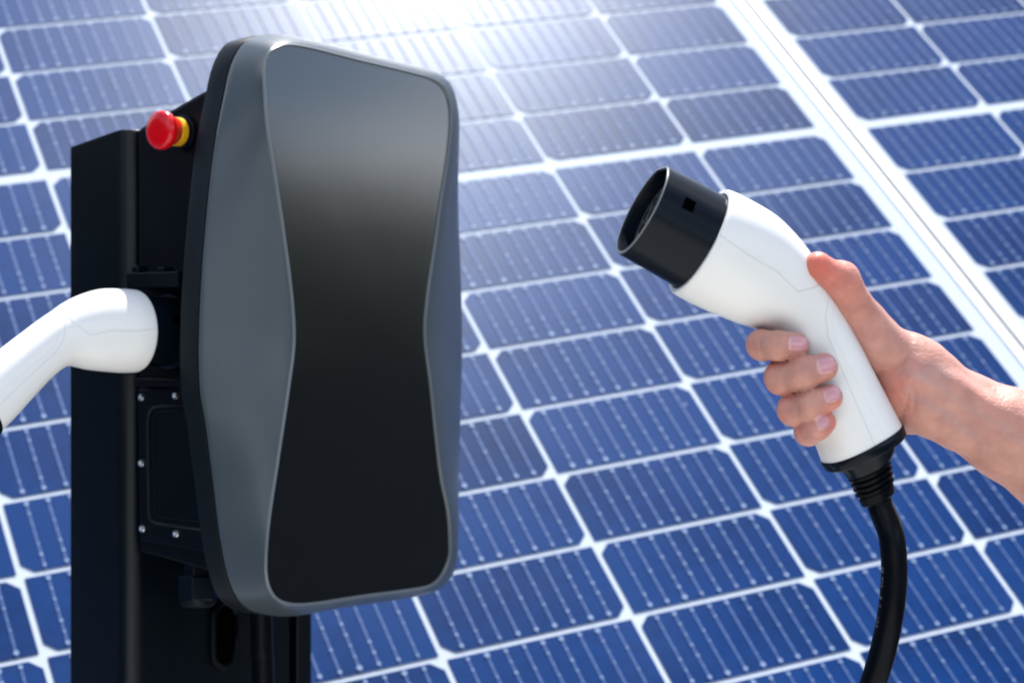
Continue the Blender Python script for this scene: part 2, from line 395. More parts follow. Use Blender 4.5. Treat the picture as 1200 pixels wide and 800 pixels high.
# hinged lid bracket above socket, sill below
def sbox(name, w0, w1, d0, d1, z0, z1, m, parent, bev=.0012):
    vs, fs = prism_wd([(w0, d0), (w0, d1), (w1, d1), (w1, d0)], z0, z1)
    return bevel(sobj(name, vs, fs, m, parent, smooth=False), bev, 2)
zb = IC[2]
zb1 = onW(190, 326, 0)[2]; 
hb = sbox('hinge_bracket', -.026, .0, IC[1]-.029, IC[1]+.036, zb+.0365, zb+.050, M_box, sock)
sbox('hinge_lug', -.024, -.012, IC[1]-.024, IC[1]-.016, zb+.05, zb+.056, M_black, sock, .0008)
sbox('hinge_lug', -.024, -.012, IC[1]+.008, IC[1]+.016, zb+.05, zb+.054, M_black, sock, .0008)
sbox('sill', -.010, 0, IC[1]-.034, IC[1]+.04, zb-.047, zb-.040, M_box, sock)
# emergency stop
EC = onW(216, 155.5, 0)
eb = sobj('stop_button', *lathe([(0, .0150), (.003, .0150), (.0035, .0125), (.006, .0125), (.0063, .0105)], EC, (-1, 0, 0), 40), M_black, autosmooth=35)
sobj('yellow_collar', *lathe([(.006, .0122), (.0125, .0122), (.0130, .0115)], EC, (-1, 0, 0), 40), M_yellow, eb, autosmooth=35)
sobj('red_cap', *lathe([(.0125, .0118), (.0175, .0120), (.0185, .0128), (.021, .0150), (.0235, .0163), (.026, .0166), (.0285, .0160), (.0302, .0145), (.0311, .0120), (.0315, .0085), (.0316, .004), (.0316, .0001)], EC, (-1, 0, 0), 48), M_red, eb)
# cable gland under the box
gc = onW(232, 688, .035)
zt_ = onW(232, 668, .035)[2]
gl = sobj('cable_gland', *lathe([(.010, .013), (-.004, .013), (-.004, .0175), (-.024, .0175), (-.025, .0165)], (gc[0], gc[1], zt_), (0, 0, 1), 6), M_black, smooth=False)
bevel(gl, .001, 2)
sobj('gland_ring', *lathe([(-.0245, .0155), (-.029, .0155), (-.031, .013)], (gc[0], gc[1], zt_), (0, 0, 1), 40), M_rim, gl, autosmooth=35)

# --- housing: outlines read on real planes
D1 = dF+.012; DR = D1-.022; D2 = D1+.040
seamL = [(300, 43.5), (284, 50), (270, 74), (261, 111), (249, 177), (237, 293), (232, 385), (233, 457), (240, 500), (248, 562), (259, 645), (272, 693), (288, 713)]
bot = [(321, 721.5), (346, 721), (400, 711.5), (450, 704.5), (500, 695), (515, 686.5), (527, 671), (532, 645), (535, 600), (538.5, 487), (540.5, 400), (539, 325), (536, 250), (534, 150), (531, 125), (522, 100), (512, 87.5), (495, 80), (450, 69), (407, 58.5), (375, 50), (340, 42.5), (318, 40)]
outer = seamL+bot
glassL = [(317, 62), (311, 75), (310.3, 95), (314, 150), (322, 200), (333, 270), (343, 349), (345.5, 400), (340, 448), (326, 543), (316, 610), (312.5, 655), (314, 680), (322, 697)]
glassB = [(337, 705), (360, 706), (425, 696.5), (475, 690), (505, 684), (518, 671), (525.5, 652), (526, 630), (524, 600), (515, 555), (503, 447), (496.5, 392), (500, 345), (509, 282), (515, 237), (521, 200), (526, 160), (527, 135), (524.5, 116), (518, 103), (505, 94), (487, 88.5), (450, 79.5), (412, 70.5), (375, 61), (345, 55), (330, 55.5)]
glass = glassL+glassB
def resample(P, anchors, counts):
    """closed smooth curve through P (frame points), split at anchor points, each stretch resampled evenly"""
    Q = [Vector((x, y, 0)) for x, y in P]; N = len(Q); dense = []; s = 12
    for i in range(N):
        p0, p1, p2, p3 = Q[i-1], Q[i], Q[(i+1) % N], Q[(i+2) % N]
        for k in range(s):
            t = k/s
            # centripetal-like damping: limit tangents by segment length
            l = (p2-p1).length
            m1 = (p2-p0); m1 = m1/max(m1.length, 1e-6)*l; m2 = (p3-p1); m2 = m2/max(m2.length, 1e-6)*l
            h = 2*t**3-3*t*t+1, t**3-2*t*t+t, -2*t**3+3*t*t, t**3-t*t
            dense.append(p1*h[0]+m1*h[1]+p2*h[2]+m2*h[3])
    idx = [min(range(len(dense)), key=lambda i: (dense[i]-Vector((*a, 0))).length) for a in anchors]
    out = []
    for a in range(len(anchors)):
        i0, i1 = idx[a], idx[(a+1) % len(anchors)]
        if i1 <= i0: i1 += len(dense)
        seg = [dense[i % len(dense)] for i in range(i0, i1+1)]
        ln = [0]
        for i in range(1, len(seg)): ln.append(ln[-1]+(seg[i]-seg[i-1]).length)
        m = counts[a]; j = 0
        for k in range(m):
            t = ln[-1]*k/m
            while j < len(ln)-2 and ln[j+1] < t: j += 1
            f = (t-ln[j])/max(ln[j+1]-ln[j], 1e-9); out.append(seg[j].lerp(seg[j+1], f))
    return [(p.x, p.y) for p in out]
# anchors run: top-left, left waist, bottom-left, bottom-right, right waist, top-right
cnt = [40, 40, 36, 40, 40, 36]
oR = resample(outer, [(280, 54), (232, 385), (278, 704), (525, 676), (540.5, 400), (516, 92)], cnt)
gR = resample(glass, [(316, 64), (345.5, 400), (321, 697), (519, 670), (496.5, 392), (519, 104)], cnt)
O3 = [onD(x, y, D1) for x, y in oR]; G3 = [onD(x, y, D2) for x, y in gR]; NN = len(O3)
GXY = gR
cw = sum(p[0] for p in O3)/NN; cz = sum(p[2] for p in O3)/NN
hz = max(abs(p[2]-cz) for p in G3); BULGE = .010
def bul(z): return BULGE*(1-((z-cz)/hz)**2)
for q_ in range(3): G3 = [(lambda p: Vector((p[0], D2, p[2])))(onD(x, y, D2+bul(g3[2]))) for (x, y), g3 in zip(GXY, G3)]
def offs(P, d):                        # offset in the (w,z) plane toward the inside by d
    out = []
    for i, p in enumerate(P):
        t = P[(i+1) % len(P)]-P[i-1]; nrm = Vector((t[2], 0, -t[0])).normalized()
        c = Vector((cw, 0, cz))-Vector((p[0], 0, p[2]))
        if nrm.dot(c) < 0: nrm = -nrm
        out.append(Vector((p[0]+nrm[0]*d, p[1], p[2]+nrm[2]*d)))
    return out
def loft(loops, cap0=False, cap1=False):
    vs = [v for l in loops for v in l]; n = len(loops[0]); fs = []
    for a in range(len(loops)-1):
        for i in range(n): fs.append((a*n+i, a*n+(i+1) % n, (a+1)*n+(i+1) % n, (a+1)*n+i))
    if cap0: fs.append(tuple(range(n))[::-1])
    if cap1: fs.append(tuple((len(loops)-1)*n+i for i in range(n)))
    return vs, fs
loops = []
inn = offs(O3, .0016)
loops.append([Vector((p[0], D1-.0005, p[2])) for p in inn])
loops.append([Vector((p[0], D1+.0006, p[2])) for p in offs(O3, .0008)])
loops.append([Vector((p[0], D1+.0016, p[2])) for p in offs(O3, .0004)])
Gout = offs(G3, -.0026)
for s in (.04, .09, .15, .22, .30, .39, .48, .57, .66, .75, .83, .90, .96, 1.0):
    L = []
    for i in range(NN):
        a, b = O3[i], Gout[i]
        e = .62*(1-(1-s)**2.4)+.38*s
        dist = math.hypot(a[0]-b[0], a[2]-b[2])
        hol = min(1, max(0, (dist-.03)/.06))                    # wide flanks are flatter and slightly hollow
        e2 = 1-(1-s)**1.35
        e = e*(1-hol)+e2*hol
        zz = a[2]+(b[2]-a[2])*s
        L.append(Vector((a[0]+(b[0]-a[0])*s, D1+.0016+(D2-D1-.0016+bul(b[2]))*e, zz)))
    loops.append(L)
bz = sobj('bezel', *loft(loops), M_bezel, smooth=True)
# bright edge around the glass
lip = [Gout, offs(G3, -.0016), offs(G3, -.0004), offs(G3, .0006)]
dd = [0, .0016, .0014, -.0016]
lp = [[Vector((p[0], D2+bul(p[2])+dd[i], p[2])) for p in l] for i, l in enumerate(lip)]
sobj('glass_edge', *loft(lp), M_lip, bz, smooth=True, autosmooth=50)
# glass: nested loops to the centre, slightly domed
gl_loops = []
for s in (0, .1, .25, .4, .6, .8, .95):
    L = []
    for p in G3:
        w = p[0]+(cw+.018-p[0])*s; z = p[2]+(cz-p[2])*s
        L.append(Vector((w, D2-.0002+bul(z), z)))
    gl_loops.append(L)
sobj('glass_front', *loft(gl_loops, cap1=True), M_glass, smooth=True)
# rim behind the bezel
rl = [[Vector((p[0], d, p[2])) for p in offs(O3, o)] for d, o in ((DR-.010, .05), (DR-.006, .012), (DR-.001, .003), (DR, .001), (DR+.001, 0), (D1-.0016, 0), (D1-.0006, .0005), (D1-.0004, .0016), (D1+.0002, .006))]
sobj('housing_rim', *loft(rl, cap0=True, cap1=True), M_rim, smooth=True, autosmooth=40)
# feed cable hanging from the housing
c0 = onD(306, 715, .045)
pth = [(c0[0]-.002, .048, c0[2]+.06), (c0[0]-.002, .047, c0[2]+.02), (c0[0], .046, c0[2]-.03), (c0[0]+.002, .046, c0[2]-.12), (c0[0]+.004, .046, .40), (c0[0]+.006, .05, .15), (c0[0]+.01, .055, .012)]
sobj('feed_cable', *tube(catmull(pth, 10), .0100, 24), M_rubber)

# ================================================================== PLUGS
mm_ = .001
SEC = [((0, 34.2), (0, -34.2), 34.0), ((3, 35.0), (3, -34.8), 34.6), ((15, 35.6), (15, -34.8), 34.4), ((33, 35), (31, -33.6), 32), ((49.5, 30.6), (45, -32), 29.5), ((64, 24.3), (56, -29.8), 27),
       ((75, 17.2), (65, -28.6), 25), ((87, 10), (74.5, -31.5), 23.5), ((102.5, -.3), (86, -40), 22.6), ((121, -12.8), (100, -53), 22.6), ((141, -26.5), (115.5, -68), 23.3), ((161, -40), (131, -82), 24.2)]
def plug_shell_rings(n=56):
    T = catmull([(-a[0][0], 0, a[0][1]) for a in SEC], 5); B = catmull([(-a[1][0], 0, a[1][1]) for a in SEC], 5); Dd = catmull([(a[2], 0, 0) for a in SEC], 5)
    rings = []
    for t, b, d in zip(T, B, Dd):
        c = (t+b)/2; h = (t-b)/2; i = len(rings)/len(T); e = 2.0+.45*min(1, i*1.6); ring = []
        for k in range(n):
            a = 2*math.pi*k/n; ca, sa_ = math.cos(a), math.sin(a)
            x = math.copysign(abs(ca)**(2/e), ca); y = math.copysign(abs(sa_)**(2/e), sa_)
            ring.append(c+h*x+Vector((0, d.x*y, 0)))
        rings.append(ring)
    return rings
def make_plug(name, label, Mx):
    root = empty(name, (0, 0, 0)); root.matrix_world = Mx; tag(root, label, 'charging plug', 'white charging plugs')
    k = mm_
    R = plug_shell_rings(); n = len(R[0])
    c0 = sum(R[0], Vector())/n; inner = [[c0+(p-c0)*.93 for p in R[0]], [c0+(p-c0)*.985+Vector((.6, 0, 0)) for p in R[0]]]
    inner2 = [c0+(p-c0)*.90+Vector((-6, 0, 0)) for p in R[0]]
    LR = [inner2]+[inner[0]]+R
    vs, fs = loft([[p*k for p in l] for l in LR], cap0=True, cap1=True)
    shell = obj('shell', vs, fs, M_white, root, smooth=True, autosmooth=50)
    bvh = BVHTree.FromPolygons([Vector(v) for v in vs], fs)
    # parting lines on both flanks
    def project(P2, side, step=1.2):
        out = []; P = []
        for a, b in zip(P2[:-1], P2[1:]):
            a = Vector((*a, 0)); b = Vector((*b, 0)); m = max(1, int((b-a).length/step))
            P += [a.lerp(b, i/m) for i in range(m)]
        P.append(Vector((*P2[-1], 0)))
        for p in P:
            h = bvh.ray_cast(Vector((-p.x*k, side*.08, p.y*k)), Vector((0, -side, 0)))
            if h[0] is not None: out.append(h[0]+Vector((0, -side*.00018, 0)))
        return out
    for side in (1, -1):
        for P2, r in (([(0.5, 2), (20, 0), (42, 0.2), (60, -3.5), (68, 3), (76, 12.2)], .00042),
                      ([(76, 12.2), (78.5, 9.5), (83, -8), (90, -17.5), (145, -62), (146.5, -61)], .00040),
                      ([(81, 8.0), (84.5, 5), (88, -9), (96, -17.5), (150, -56)], .00022)):
            pts = project(P2, side)
            if len(pts) > 3: obj('parting_line', *tube(pts, r, 6), M_seam, shell)
    # barrel (hollow, flattened towards the top like a real coupler)
    def barring(x, r, fl=True, n=64):
        out = []
        for q in range(n):
            a = 2*math.pi*q/n; y, z = r*math.cos(a), r*math.sin(a)
            if fl and z > .955*r: z = .955*r
            out.append(Vector((x, y, z))*k)
        return out
    prof = [(-8, 31.0), (0, 31.0), (1.2, 30.6), (38.0, 29.6), (39.3, 29.2), (39.8, 28.4), (39.5, 27.4), (37.5, 27.0), (10, 26.6), (9.9, 22)]
    barrel = obj('barrel', *loft([barring(x, r) for x, r in prof], cap0=True, cap1=True), M_black, root, smooth=True, autosmooth=35)
    obj('barrel_rim', *loft([barring(x, r) for x, r in ((39.2, 29.35), (40.0, 29.3), (40.1, 28.9), (39.9, 28.1))]), M_edge, barrel, smooth=True)
    # contact face
    obj('contact_block', *loft([barring(x, r) for x, r in ((9.8, 22.5), (31.5, 21.8), (32.5, 21.0), (32.6, 4))], cap0=True, cap1=True), M_insert, barrel, smooth=True, autosmooth=35)
    for (y, z, r) in ((0, 0, 4.2), (-9.5, 0, 4.0), (9.5, 0, 4.0), (-5, -9.5, 4.0), (5, -9.5, 4.0), (-5.5, 9, 3.0), (5.5, 9, 3.0)):
        cvs, cfs = lathe([(32.4*k, (r+.9)*k), (33.6*k, (r+.9)*k), (33.8*k, (r+.4)*k), (33.7*k, r*k), (32.75*k, r*k)], (0, y*k, z*k), (1, 0, 0), 20)
        obj('contact', cvs, cfs, M_insert, barrel, autosmooth=35)
    # small square latch window on both flanks
    for s in (1, -1):
        a0 = math.radians(20); w = .125; P = []; nq = 7
        for rr in (28.8, 30.45):
            for x in (19, 26):
                for q in range(nq):
                    an = a0-w+2*w*q/(nq-1); P.append(Vector((x, s*rr*math.cos(an), rr*math.sin(an)))*k)
        fq = []
        for o_ in (0, 2*nq):
            for q in range(nq-1): fq.append((o_+q, o_+q+1, o_+nq+q+1, o_+nq+q))
        for o_ in (0, nq):
            for q in range(nq-1): fq.append((o_+q, o_+q+1, 2*nq+o_+q+1, 2*nq+o_+q))
        fq += [(0, nq, 3*nq, 2*nq), (nq-1, 2*nq-1, 4*nq-1, 3*nq-1)]
        obj('latch_window', P, fq, M_hole, barrel, smooth=False)
    # end cap, boot, cable
    t_, b_ = Vector((-161, 0, -40)), Vector((-131, 0, -82)); hv = (t_-b_)/2; cc = (t_+b_)/2; ax = Vector((hv.z, 0, -hv.x)).normalized()
    if ax.x > 0: ax = -ax
    def ering(off, a, b, e=2.4, n=56, shift=0):
        out = []; shift = shift-max(0, off-7)*.17
        for q in range(n):
            an = 2*math.pi*q/n; ca, sa_ = math.cos(an), math.sin(an)
            x = math.copysign(abs(ca)**(2/e), ca); y = math.copysign(abs(sa_)**(2/e), sa_)
            out.append((cc+ax*off+hv.normalized()*(x*a+shift)+Vector((0, y*b, 0)))*k)
        return out
    h = hv.length
    cap = obj('end_cap', *loft([ering(.05, h*.9, 22), ering(.1, h+.6, 24.9), ering(1, h+1.0, 25.2), ering(6, h+.4, 24.8), ering(7, h-.6, 24), ering(7.2, h-6, 20),
                                ering(7.3, h-6.5, 19.5), ering(12, h-9, 17), ering(16, 14.5, 14.5, 2.1, shift=-1), ering(16.1, 12, 12, 2, shift=-1)], cap0=True, cap1=True), M_black, root, smooth=True, autosmooth=35)
    for s in (-1, 1):          # ribs on the cap
        pass
    rb = [ering(15, 13.2, 13.2, 2, shift=-1)]
    o = 16.
    for i in range(4):
        rr = 13.4-.5*i
        rb += [ering(o, rr, rr, 2, shift=-1), ering(o+.9, rr+.9, rr+.9, 2, shift=-1), ering(o+1.9, rr+.8, rr+.8, 2, shift=-1), ering(o+2.4, rr-1.1, rr-1.1, 2, shift=-1), ering(o+3.4, rr-1.2, rr-1.2, 2, shift=-1)]; o += 3.5
    rb += [ering(o, 11.6, 11.6, 2, shift=-1), ering(o+5, 11.0, 11.0, 2, shift=-1), ering(o+5.8, 10, 10, 2, shift=-1), ering(o+5.9, 7, 7, 2, shift=-1)]
    boot = obj('strain_relief', *loft(rb, cap0=True, cap1=True), M_rubber, root, smooth=True, autosmooth=40)
    sh = 1+(o+3-7)*.17; endp = (cc+ax*(o+3)-hv.normalized()*sh)*k; ax = (ax-hv.normalized()*.17).normalized()
    return root, endp, ax
# plug held up in the hand
PY = 1.25
ca, sa_ = .891, .454
X0 = Vector((-ca, 0, sa_)); Z0 = Vector((sa_, 0, ca))
rot = Matrix.Rotation(math.radians(13), 3, 'Z')         # nose swings toward the viewer
X1, Z1 = rot@X0, rot@Z0; Y1 = Z1.cross(X1)
piv_l = Vector((-.105, 0, -.02))
sc = 1.0
Rm = Matrix((X1, Y1, Z1)).transposed()
pw = V(812, 284, PY)+Matrix((X0, Z0.cross(X0), Z0)).transposed()@piv_l
loc = pw-Rm@piv_l
MxR = Matrix.Translation(loc)@Rm.to_4x4()
plugR, endR, axR = make_plug('charging_plug', 'white charging plug with an open black barrel held up in the hand', MxR)
iv = MxR.inverted()
wp = MxR@endR; wax = (Rm@axR).normalized()
cab = [wp, wp+wax*.008, V(1044, 625, PY), V(1048, 665, PY), V(1045, 710, PY), V(1036, 757, PY+.005), V(1022, 803, PY+.012), V(1002, 855, PY+.025), V(978, 915, PY+.045)]
cab += [Vector((.15, 1.36, .85)), Vector((.11, 1.42, .50)), Vector((.08, 1.48, .12)), Vector((.03, 1.50, .014)), Vector((-.10, 1.50, .011)), Vector((-.22, 1.60, .011)), Vector((-.27, 1.68, .013))]
obj('cable', *tube([iv@p for p in catmull(cab, 10)], .0080, 24), M_rubber, plugR)
cabp = catmull(cab, 10); prv, prf = [], []; acc_ = 0; rp = random.Random(5)
for a_, b_2 in zip(cabp[:-1], cabp[1:]):
    t_ = (b_2-a_); L_ = t_.length
    if L_ < 1e-6 or a_.z < V(0, 740, PY).z: continue
    t_ /= L_; out = Vector((-1, 0, 0))*.95+Vector((0, -1, 0))*.31; out = (out-t_*out.dot(t_)).normalized(); sd = t_.cross(out).normalized()
    m_ = int(L_/.0022)
    for i_ in range(m_):
        if rp.random() < .22: continue
        c_ = a_+t_*(L_*i_/m_)+out*.00803; hl, hw_ = rp.uniform(.0004, .0008), rp.uniform(.0003, .0009)
        o_ = len(prv); q_ = [c_-t_*hl-sd*hw_, c_+t_*hl-sd*hw_, c_+t_*hl+sd*hw_, c_-t_*hl+sd*hw_]
        prv += [iv@(p+out*.0) for p in q_]+[iv@(p-out*.0006) for p in q_]
        prf += [(o_, o_+1, o_+2, o_+3), (o_, o_+1, o_+5, o_+4), (o_+1, o_+2, o_+6, o_+5), (o_+2, o_+3, o_+7, o_+6), (o_+3, o_, o_+4, o_+7)]
M_print = mat('worn_print', (.13, .13, .13), .6)
cbo = [c for c in plugR.children if c.name.startswith('cable')][0]
obj('worn_print', prv, prf, M_print, cbo, smooth=False)
# plug in the socket
yaw = math.radians(-5)
Xp = XP.copy(); Zp = Vector((0, 0, 1))
tilt = Matrix.Rotation(math.radians(0), 3, 'Z')
Xp = tilt@Xp
RmL = Matrix((Xp, Zp.cross(Xp), Zp)).transposed()
rimc = RIMC
MxL = Matrix.Translation(rimc)@RmL.to_4x4()
plugL, endL, axL = make_plug('charging_plug', 'white charging plug pushed into the side socket of the charging station', MxL)
ivL = MxL.inverted(); wpL = MxL@endL; waxL = (RmL@axL).normalized()
cab = [wpL, wpL+waxL*.05, wpL+waxL*.12+Vector((0, 0, -.03)), wpL+waxL*.2+Vector((-.02, 0, -.12)), wpL+waxL*.2+Vector((-.06, .02, -.35)), wpL+Vector((-.16, .05, -.70)), Vector((wpL.x-.12, wpL.y+.12, .30)), Vector((wpL.x-.02, wpL.y+.25, .06)), Vector((wpL.x+.06, wpL.y+.30, .011)), Vector((wpL.x+.12, wpL.y+.33, .011))]
obj('cable', *tube([ivL@p for p in catmull(cab, 10)], .0080, 24), M_rubber, plugL)

# ================================================================== HAND AND FOREARM (one continuous surface)
H = 1.25e-3/FPX*1000                    # metres per frame pixel at the hand
def rc_sdf(P, a, b, r1, r2):           # round cone, approximated by a capsule of varying radius
    a = np.array(a); b = np.array(b); ba = b-a; L2 = ba@ba
    pa = P-a; h = np.clip((pa@ba)/L2, 0, 1)
    return np.linalg.norm(pa-h[..., None]*ba, axis=-1)-(r1+(r2-r1)*h)
def smin(a, b, k):
    h = np.clip(.5+.5*(b-a)/k, 0, 1); return b+(a-b)*h-k*h*(1-h)
def pt(x, y, dy): return np.array(V(x, y, PY+dy*.001))
# each entry: frame x, frame y, depth offset mm, radius in frame px
fingers = [
    [(962, 402, 56, 19), (905, 400, 45, 18.5), (894.5, 404, 10, 19.0), (892.5, 404, -24, 17.6), (912, 405, -35, 17.0), (933, 404.5, -33, 15.6)],
    [(985, 432, 58, 20), (926, 436, 47, 20), (916, 441, 10, 20.5), (916, 442.5, -25, 20.0), (940, 437.5, -37, 19.2), (965, 430, -34.5, 17.2)],
    [(1005, 462, 58, 19), (940, 474, 46, 19), (930.5, 479, 10, 19.5), (930, 480, -24, 18.7), (950, 474, -35.5, 18.0), (972, 465.5, -33, 16.0)],
    [(1022, 490, 55, 17), (956, 502, 42, 16.5), (947.5, 505.5, 10, 17.0), (948, 504.5, -22, 16.2), (958, 499.5, -31, 15.8), (966, 494.5, -30, 14.2)],
]
palm = [((985, 405, 58, 24), (1050, 425, 38, 34), 1), ((1000, 440, 58, 24), (1070, 450, 32, 36), 1), ((1020, 470, 55, 23), (1078, 468, 26, 32), 1), ((1030, 492, 48, 20), (1080, 478, 20, 30), 1),
        ((1036, 404, 8, 27), (1066, 436, 8, 40), 1), ((1052, 470, 12, 22), (1085, 470, 12, 34), 1)]
thumb = [(958.5, 312, -25, 17), (969, 320, -23, 17.2), (984.5, 329, -18, 23.5), (999, 354, -12, 21.5), (1013, 377, -3, 26), (1036, 408, 4, 31)]
arm = [(1072, 440, 12, 44), (1098, 461, 13, 41), (1135, 484, 14, 45), (1180, 508, 14, 53), (1240, 542, 14, 61), (1330, 592, 10, 70), (1440, 655, 6, 74)]
wristbits = [((1066, 418, 6, 22), (1100, 437, 5, 20), 1), ((1078, 474, 6, 24), (1112, 496, 8, 22), 1),
             ((1180, 492, 2, 30), (1240, 526, 0, 38), 1)]
tend = [((1075, 436, -7, 8), (1115, 454, -7, 10)), ((1115, 454, -7, 10), (1190, 500, -10, 14))]
creases = [[(1003, 334), (993, 345), (984, 352)], [(1018, 352), (1009, 360), (998, 366), (992, 372)], [(1015, 360), (1004, 369)], [(1032, 437), (1046, 432), (1058, 424), (1062, 417)], [(1062, 440), (1066, 455), (1062, 475), (1056, 490)], [(1068, 446), (1073, 462), (1070, 480)],
           [(968, 326), (974, 334)], [(1022, 372), (1012, 378), (1004, 382)]]
fcreases = [[(893, 390), (891, 404), (894, 418)], [(920, 424), (918, 441), (922, 459)], [(936, 463), (934, 479), (938, 495)], [(912, 391), (911, 404), (913, 417)], [(941, 424), (940, 438), (943, 452)], [(953, 462), (952, 474), (955, 486)]]
h_ = .00115
lo = np.array(V(868, 660, PY))-np.array([.0, .055, .0]); hi = np.array(V(1420, 280, PY))+np.array([.01, .06, .0])
lo = np.array([V(868, 400, 1.21).x-.004, PY-.052, V(600, 730, 1.25).z]); hi = np.array([V(1440, 400, 1.25).x, PY+.072, V(600, 288, 1.25).z])
dims = np.ceil((hi-lo)/h_).astype(int)+1
F_palm = np.full(dims, 1.0); 
def sub(pts, rs, pad):                # index window around a primitive
    a = np.min(np.array(pts)-np.array(rs)[:, None], axis=0)-pad; b = np.max(np.array(pts)+np.array(rs)[:, None], axis=0)+pad
    i0 = np.clip(np.floor((a-lo)/h_).astype(int), 0, dims-1); i1 = np.clip(np.ceil((b-lo)/h_).astype(int)+1, 1, dims)
    sl = tuple(slice(i0[q], i1[q]) for q in range(3))
    gx = [lo[q]+h_*np.arange(i0[q], i1[q]) for q in range(3)]
    P = np.stack(np.meshgrid(*gx, indexing='ij'), -1)
    return sl, P
def seg(F, e0, e1, k):
    a, b = pt(*e0[:3]), pt(*e1[:3]); r1, r2 = e0[3]*H, e1[3]*H
    sl, P = sub([a, b], [r1, r2], .02)
    F[sl] = smin(F[sl], rc_sdf(P, a, b, r1, r2), k)
for e0, e1 in zip(arm[:-1], arm[1:]): seg(F_palm, e0, e1, .006)
for e0, e1, _ in palm: seg(F_palm, e0, e1, .008)
for e0, e1 in zip(thumb[:-1], thumb[1:]): seg(F_palm, e0, e1, .0018)
for e0, e1, _ in wristbits: seg(F_palm, e0, e1, .010)
for e0, e1 in tend: seg(F_palm, e0, e1, .010)
F = F_palm.copy()
for fg in fingers:
    Ff = np.full(dims, 1.0)
    fg = [(*e[:3], e[3]*.965) for e in fg]
    for e0, e1 in zip(fg[:-1], fg[1:]): seg(Ff, e0, e1, .003)
    merged = smin(F_palm, Ff, .006)
    F = np.minimum(F, merged)
def carve(F, line, dy, rad, depth, find=True):
    """shallow crease: push the surface in near a line that lies on the camera side of the hand"""
    P3 = []
    for (x, y) in line:
        # march from the camera to the skin
        yy = PY-.05
        for it in range(120):
            p = np.array(V(x, y, yy)); i = np.round((p-lo)/h_).astype(int)
            if (i < 0).any() or (i >= dims).any(): yy += .0008; continue
            if F[tuple(i)] < 0: break
            yy += .0008
        P3.append(np.array(V(x, y, yy)))
    for a, b in zip(P3[:-1], P3[1:]):
        if np.linalg.norm(a-b) > .03: continue
        sl, P = sub([a, b], [rad, rad], .004)
        d = rc_sdf(P, a, b, 0, 0)
        F[sl] += depth*np.exp(-(d/rad)**2)
for l in creases: carve(F, l, 0, .0011, .0011)
for l in fcreases: carve(F, l, 0, .0012, .0006)

def surface_nets(F):
    s = F < 0
    c = np.zeros(tuple(np.array(F.shape)-1), np.int8)
    for dx in (0, 1):
        for dy in (0, 1):
            for dz in (0, 1):
                c += s[dx:F.shape[0]-1+dx, dy:F.shape[1]-1+dy, dz:F.shape[2]-1+dz]
    act = (c > 0) & (c < 8); idx = -np.ones(c.shape, np.int64); I = np.argwhere(act); idx[act] = np.arange(len(I))
    acc = np.zeros((len(I), 3)); cn = np.zeros(len(I))
    cor = [(a, b, d) for a in (0, 1) for b in (0, 1) for d in (0, 1)]
    for a in range(8):
        for b in range(a+1, 8):
            A, B = np.array(cor[a]), np.array(cor[b])
            if np.abs(A-B).sum() != 1: continue
            fa = F[tuple((I+A).T)]; fb = F[tuple((I+B).T)]; m = (fa < 0) != (fb < 0)
            t = np.where(m, fa/np.where(m, fa-fb, 1), 0)
            acc += np.where(m[:, None], A+(B-A)*t[:, None], 0); cn += m
    Vx = lo+h_*(I+acc/cn[:, None]); faces = []
    for ax in range(3):
        o1, o2 = [(1, 2), (2, 0), (0, 1)][ax]
        sh = list(F.shape); n0 = [slice(None)]*3; n1 = [slice(None)]*3
        n0[ax] = slice(0, sh[ax]-1); n1[ax] = slice(1, sh[ax])
        cr = s[tuple(n0)] != s[tuple(n1)]; E = np.argwhere(cr)
        E = E[(E[:, o1] > 0) & (E[:, o2] > 0) & (E[:, o1] < sh[o1]-1) & (E[:, o2] < sh[o2]-1)]
        e1 = np.zeros(3, int); e1[o1] = 1; e2 = np.zeros(3, int); e2[o2] = 1
        q = np.stack([idx[tuple((E-e1-e2).T)], idx[tuple((E-e2).T)], idx[tuple(E.T)], idx[tuple((E-e1).T)]], 1)
        flip = s[tuple(E.T)] == False
        q[flip] = q[flip][:, ::-1]; faces.append(q)
    fq = np.concatenate(faces); fq = fq[(fq >= 0).all(1)]
    return Vx, fq
HV_, HF_ = surface_nets(F)

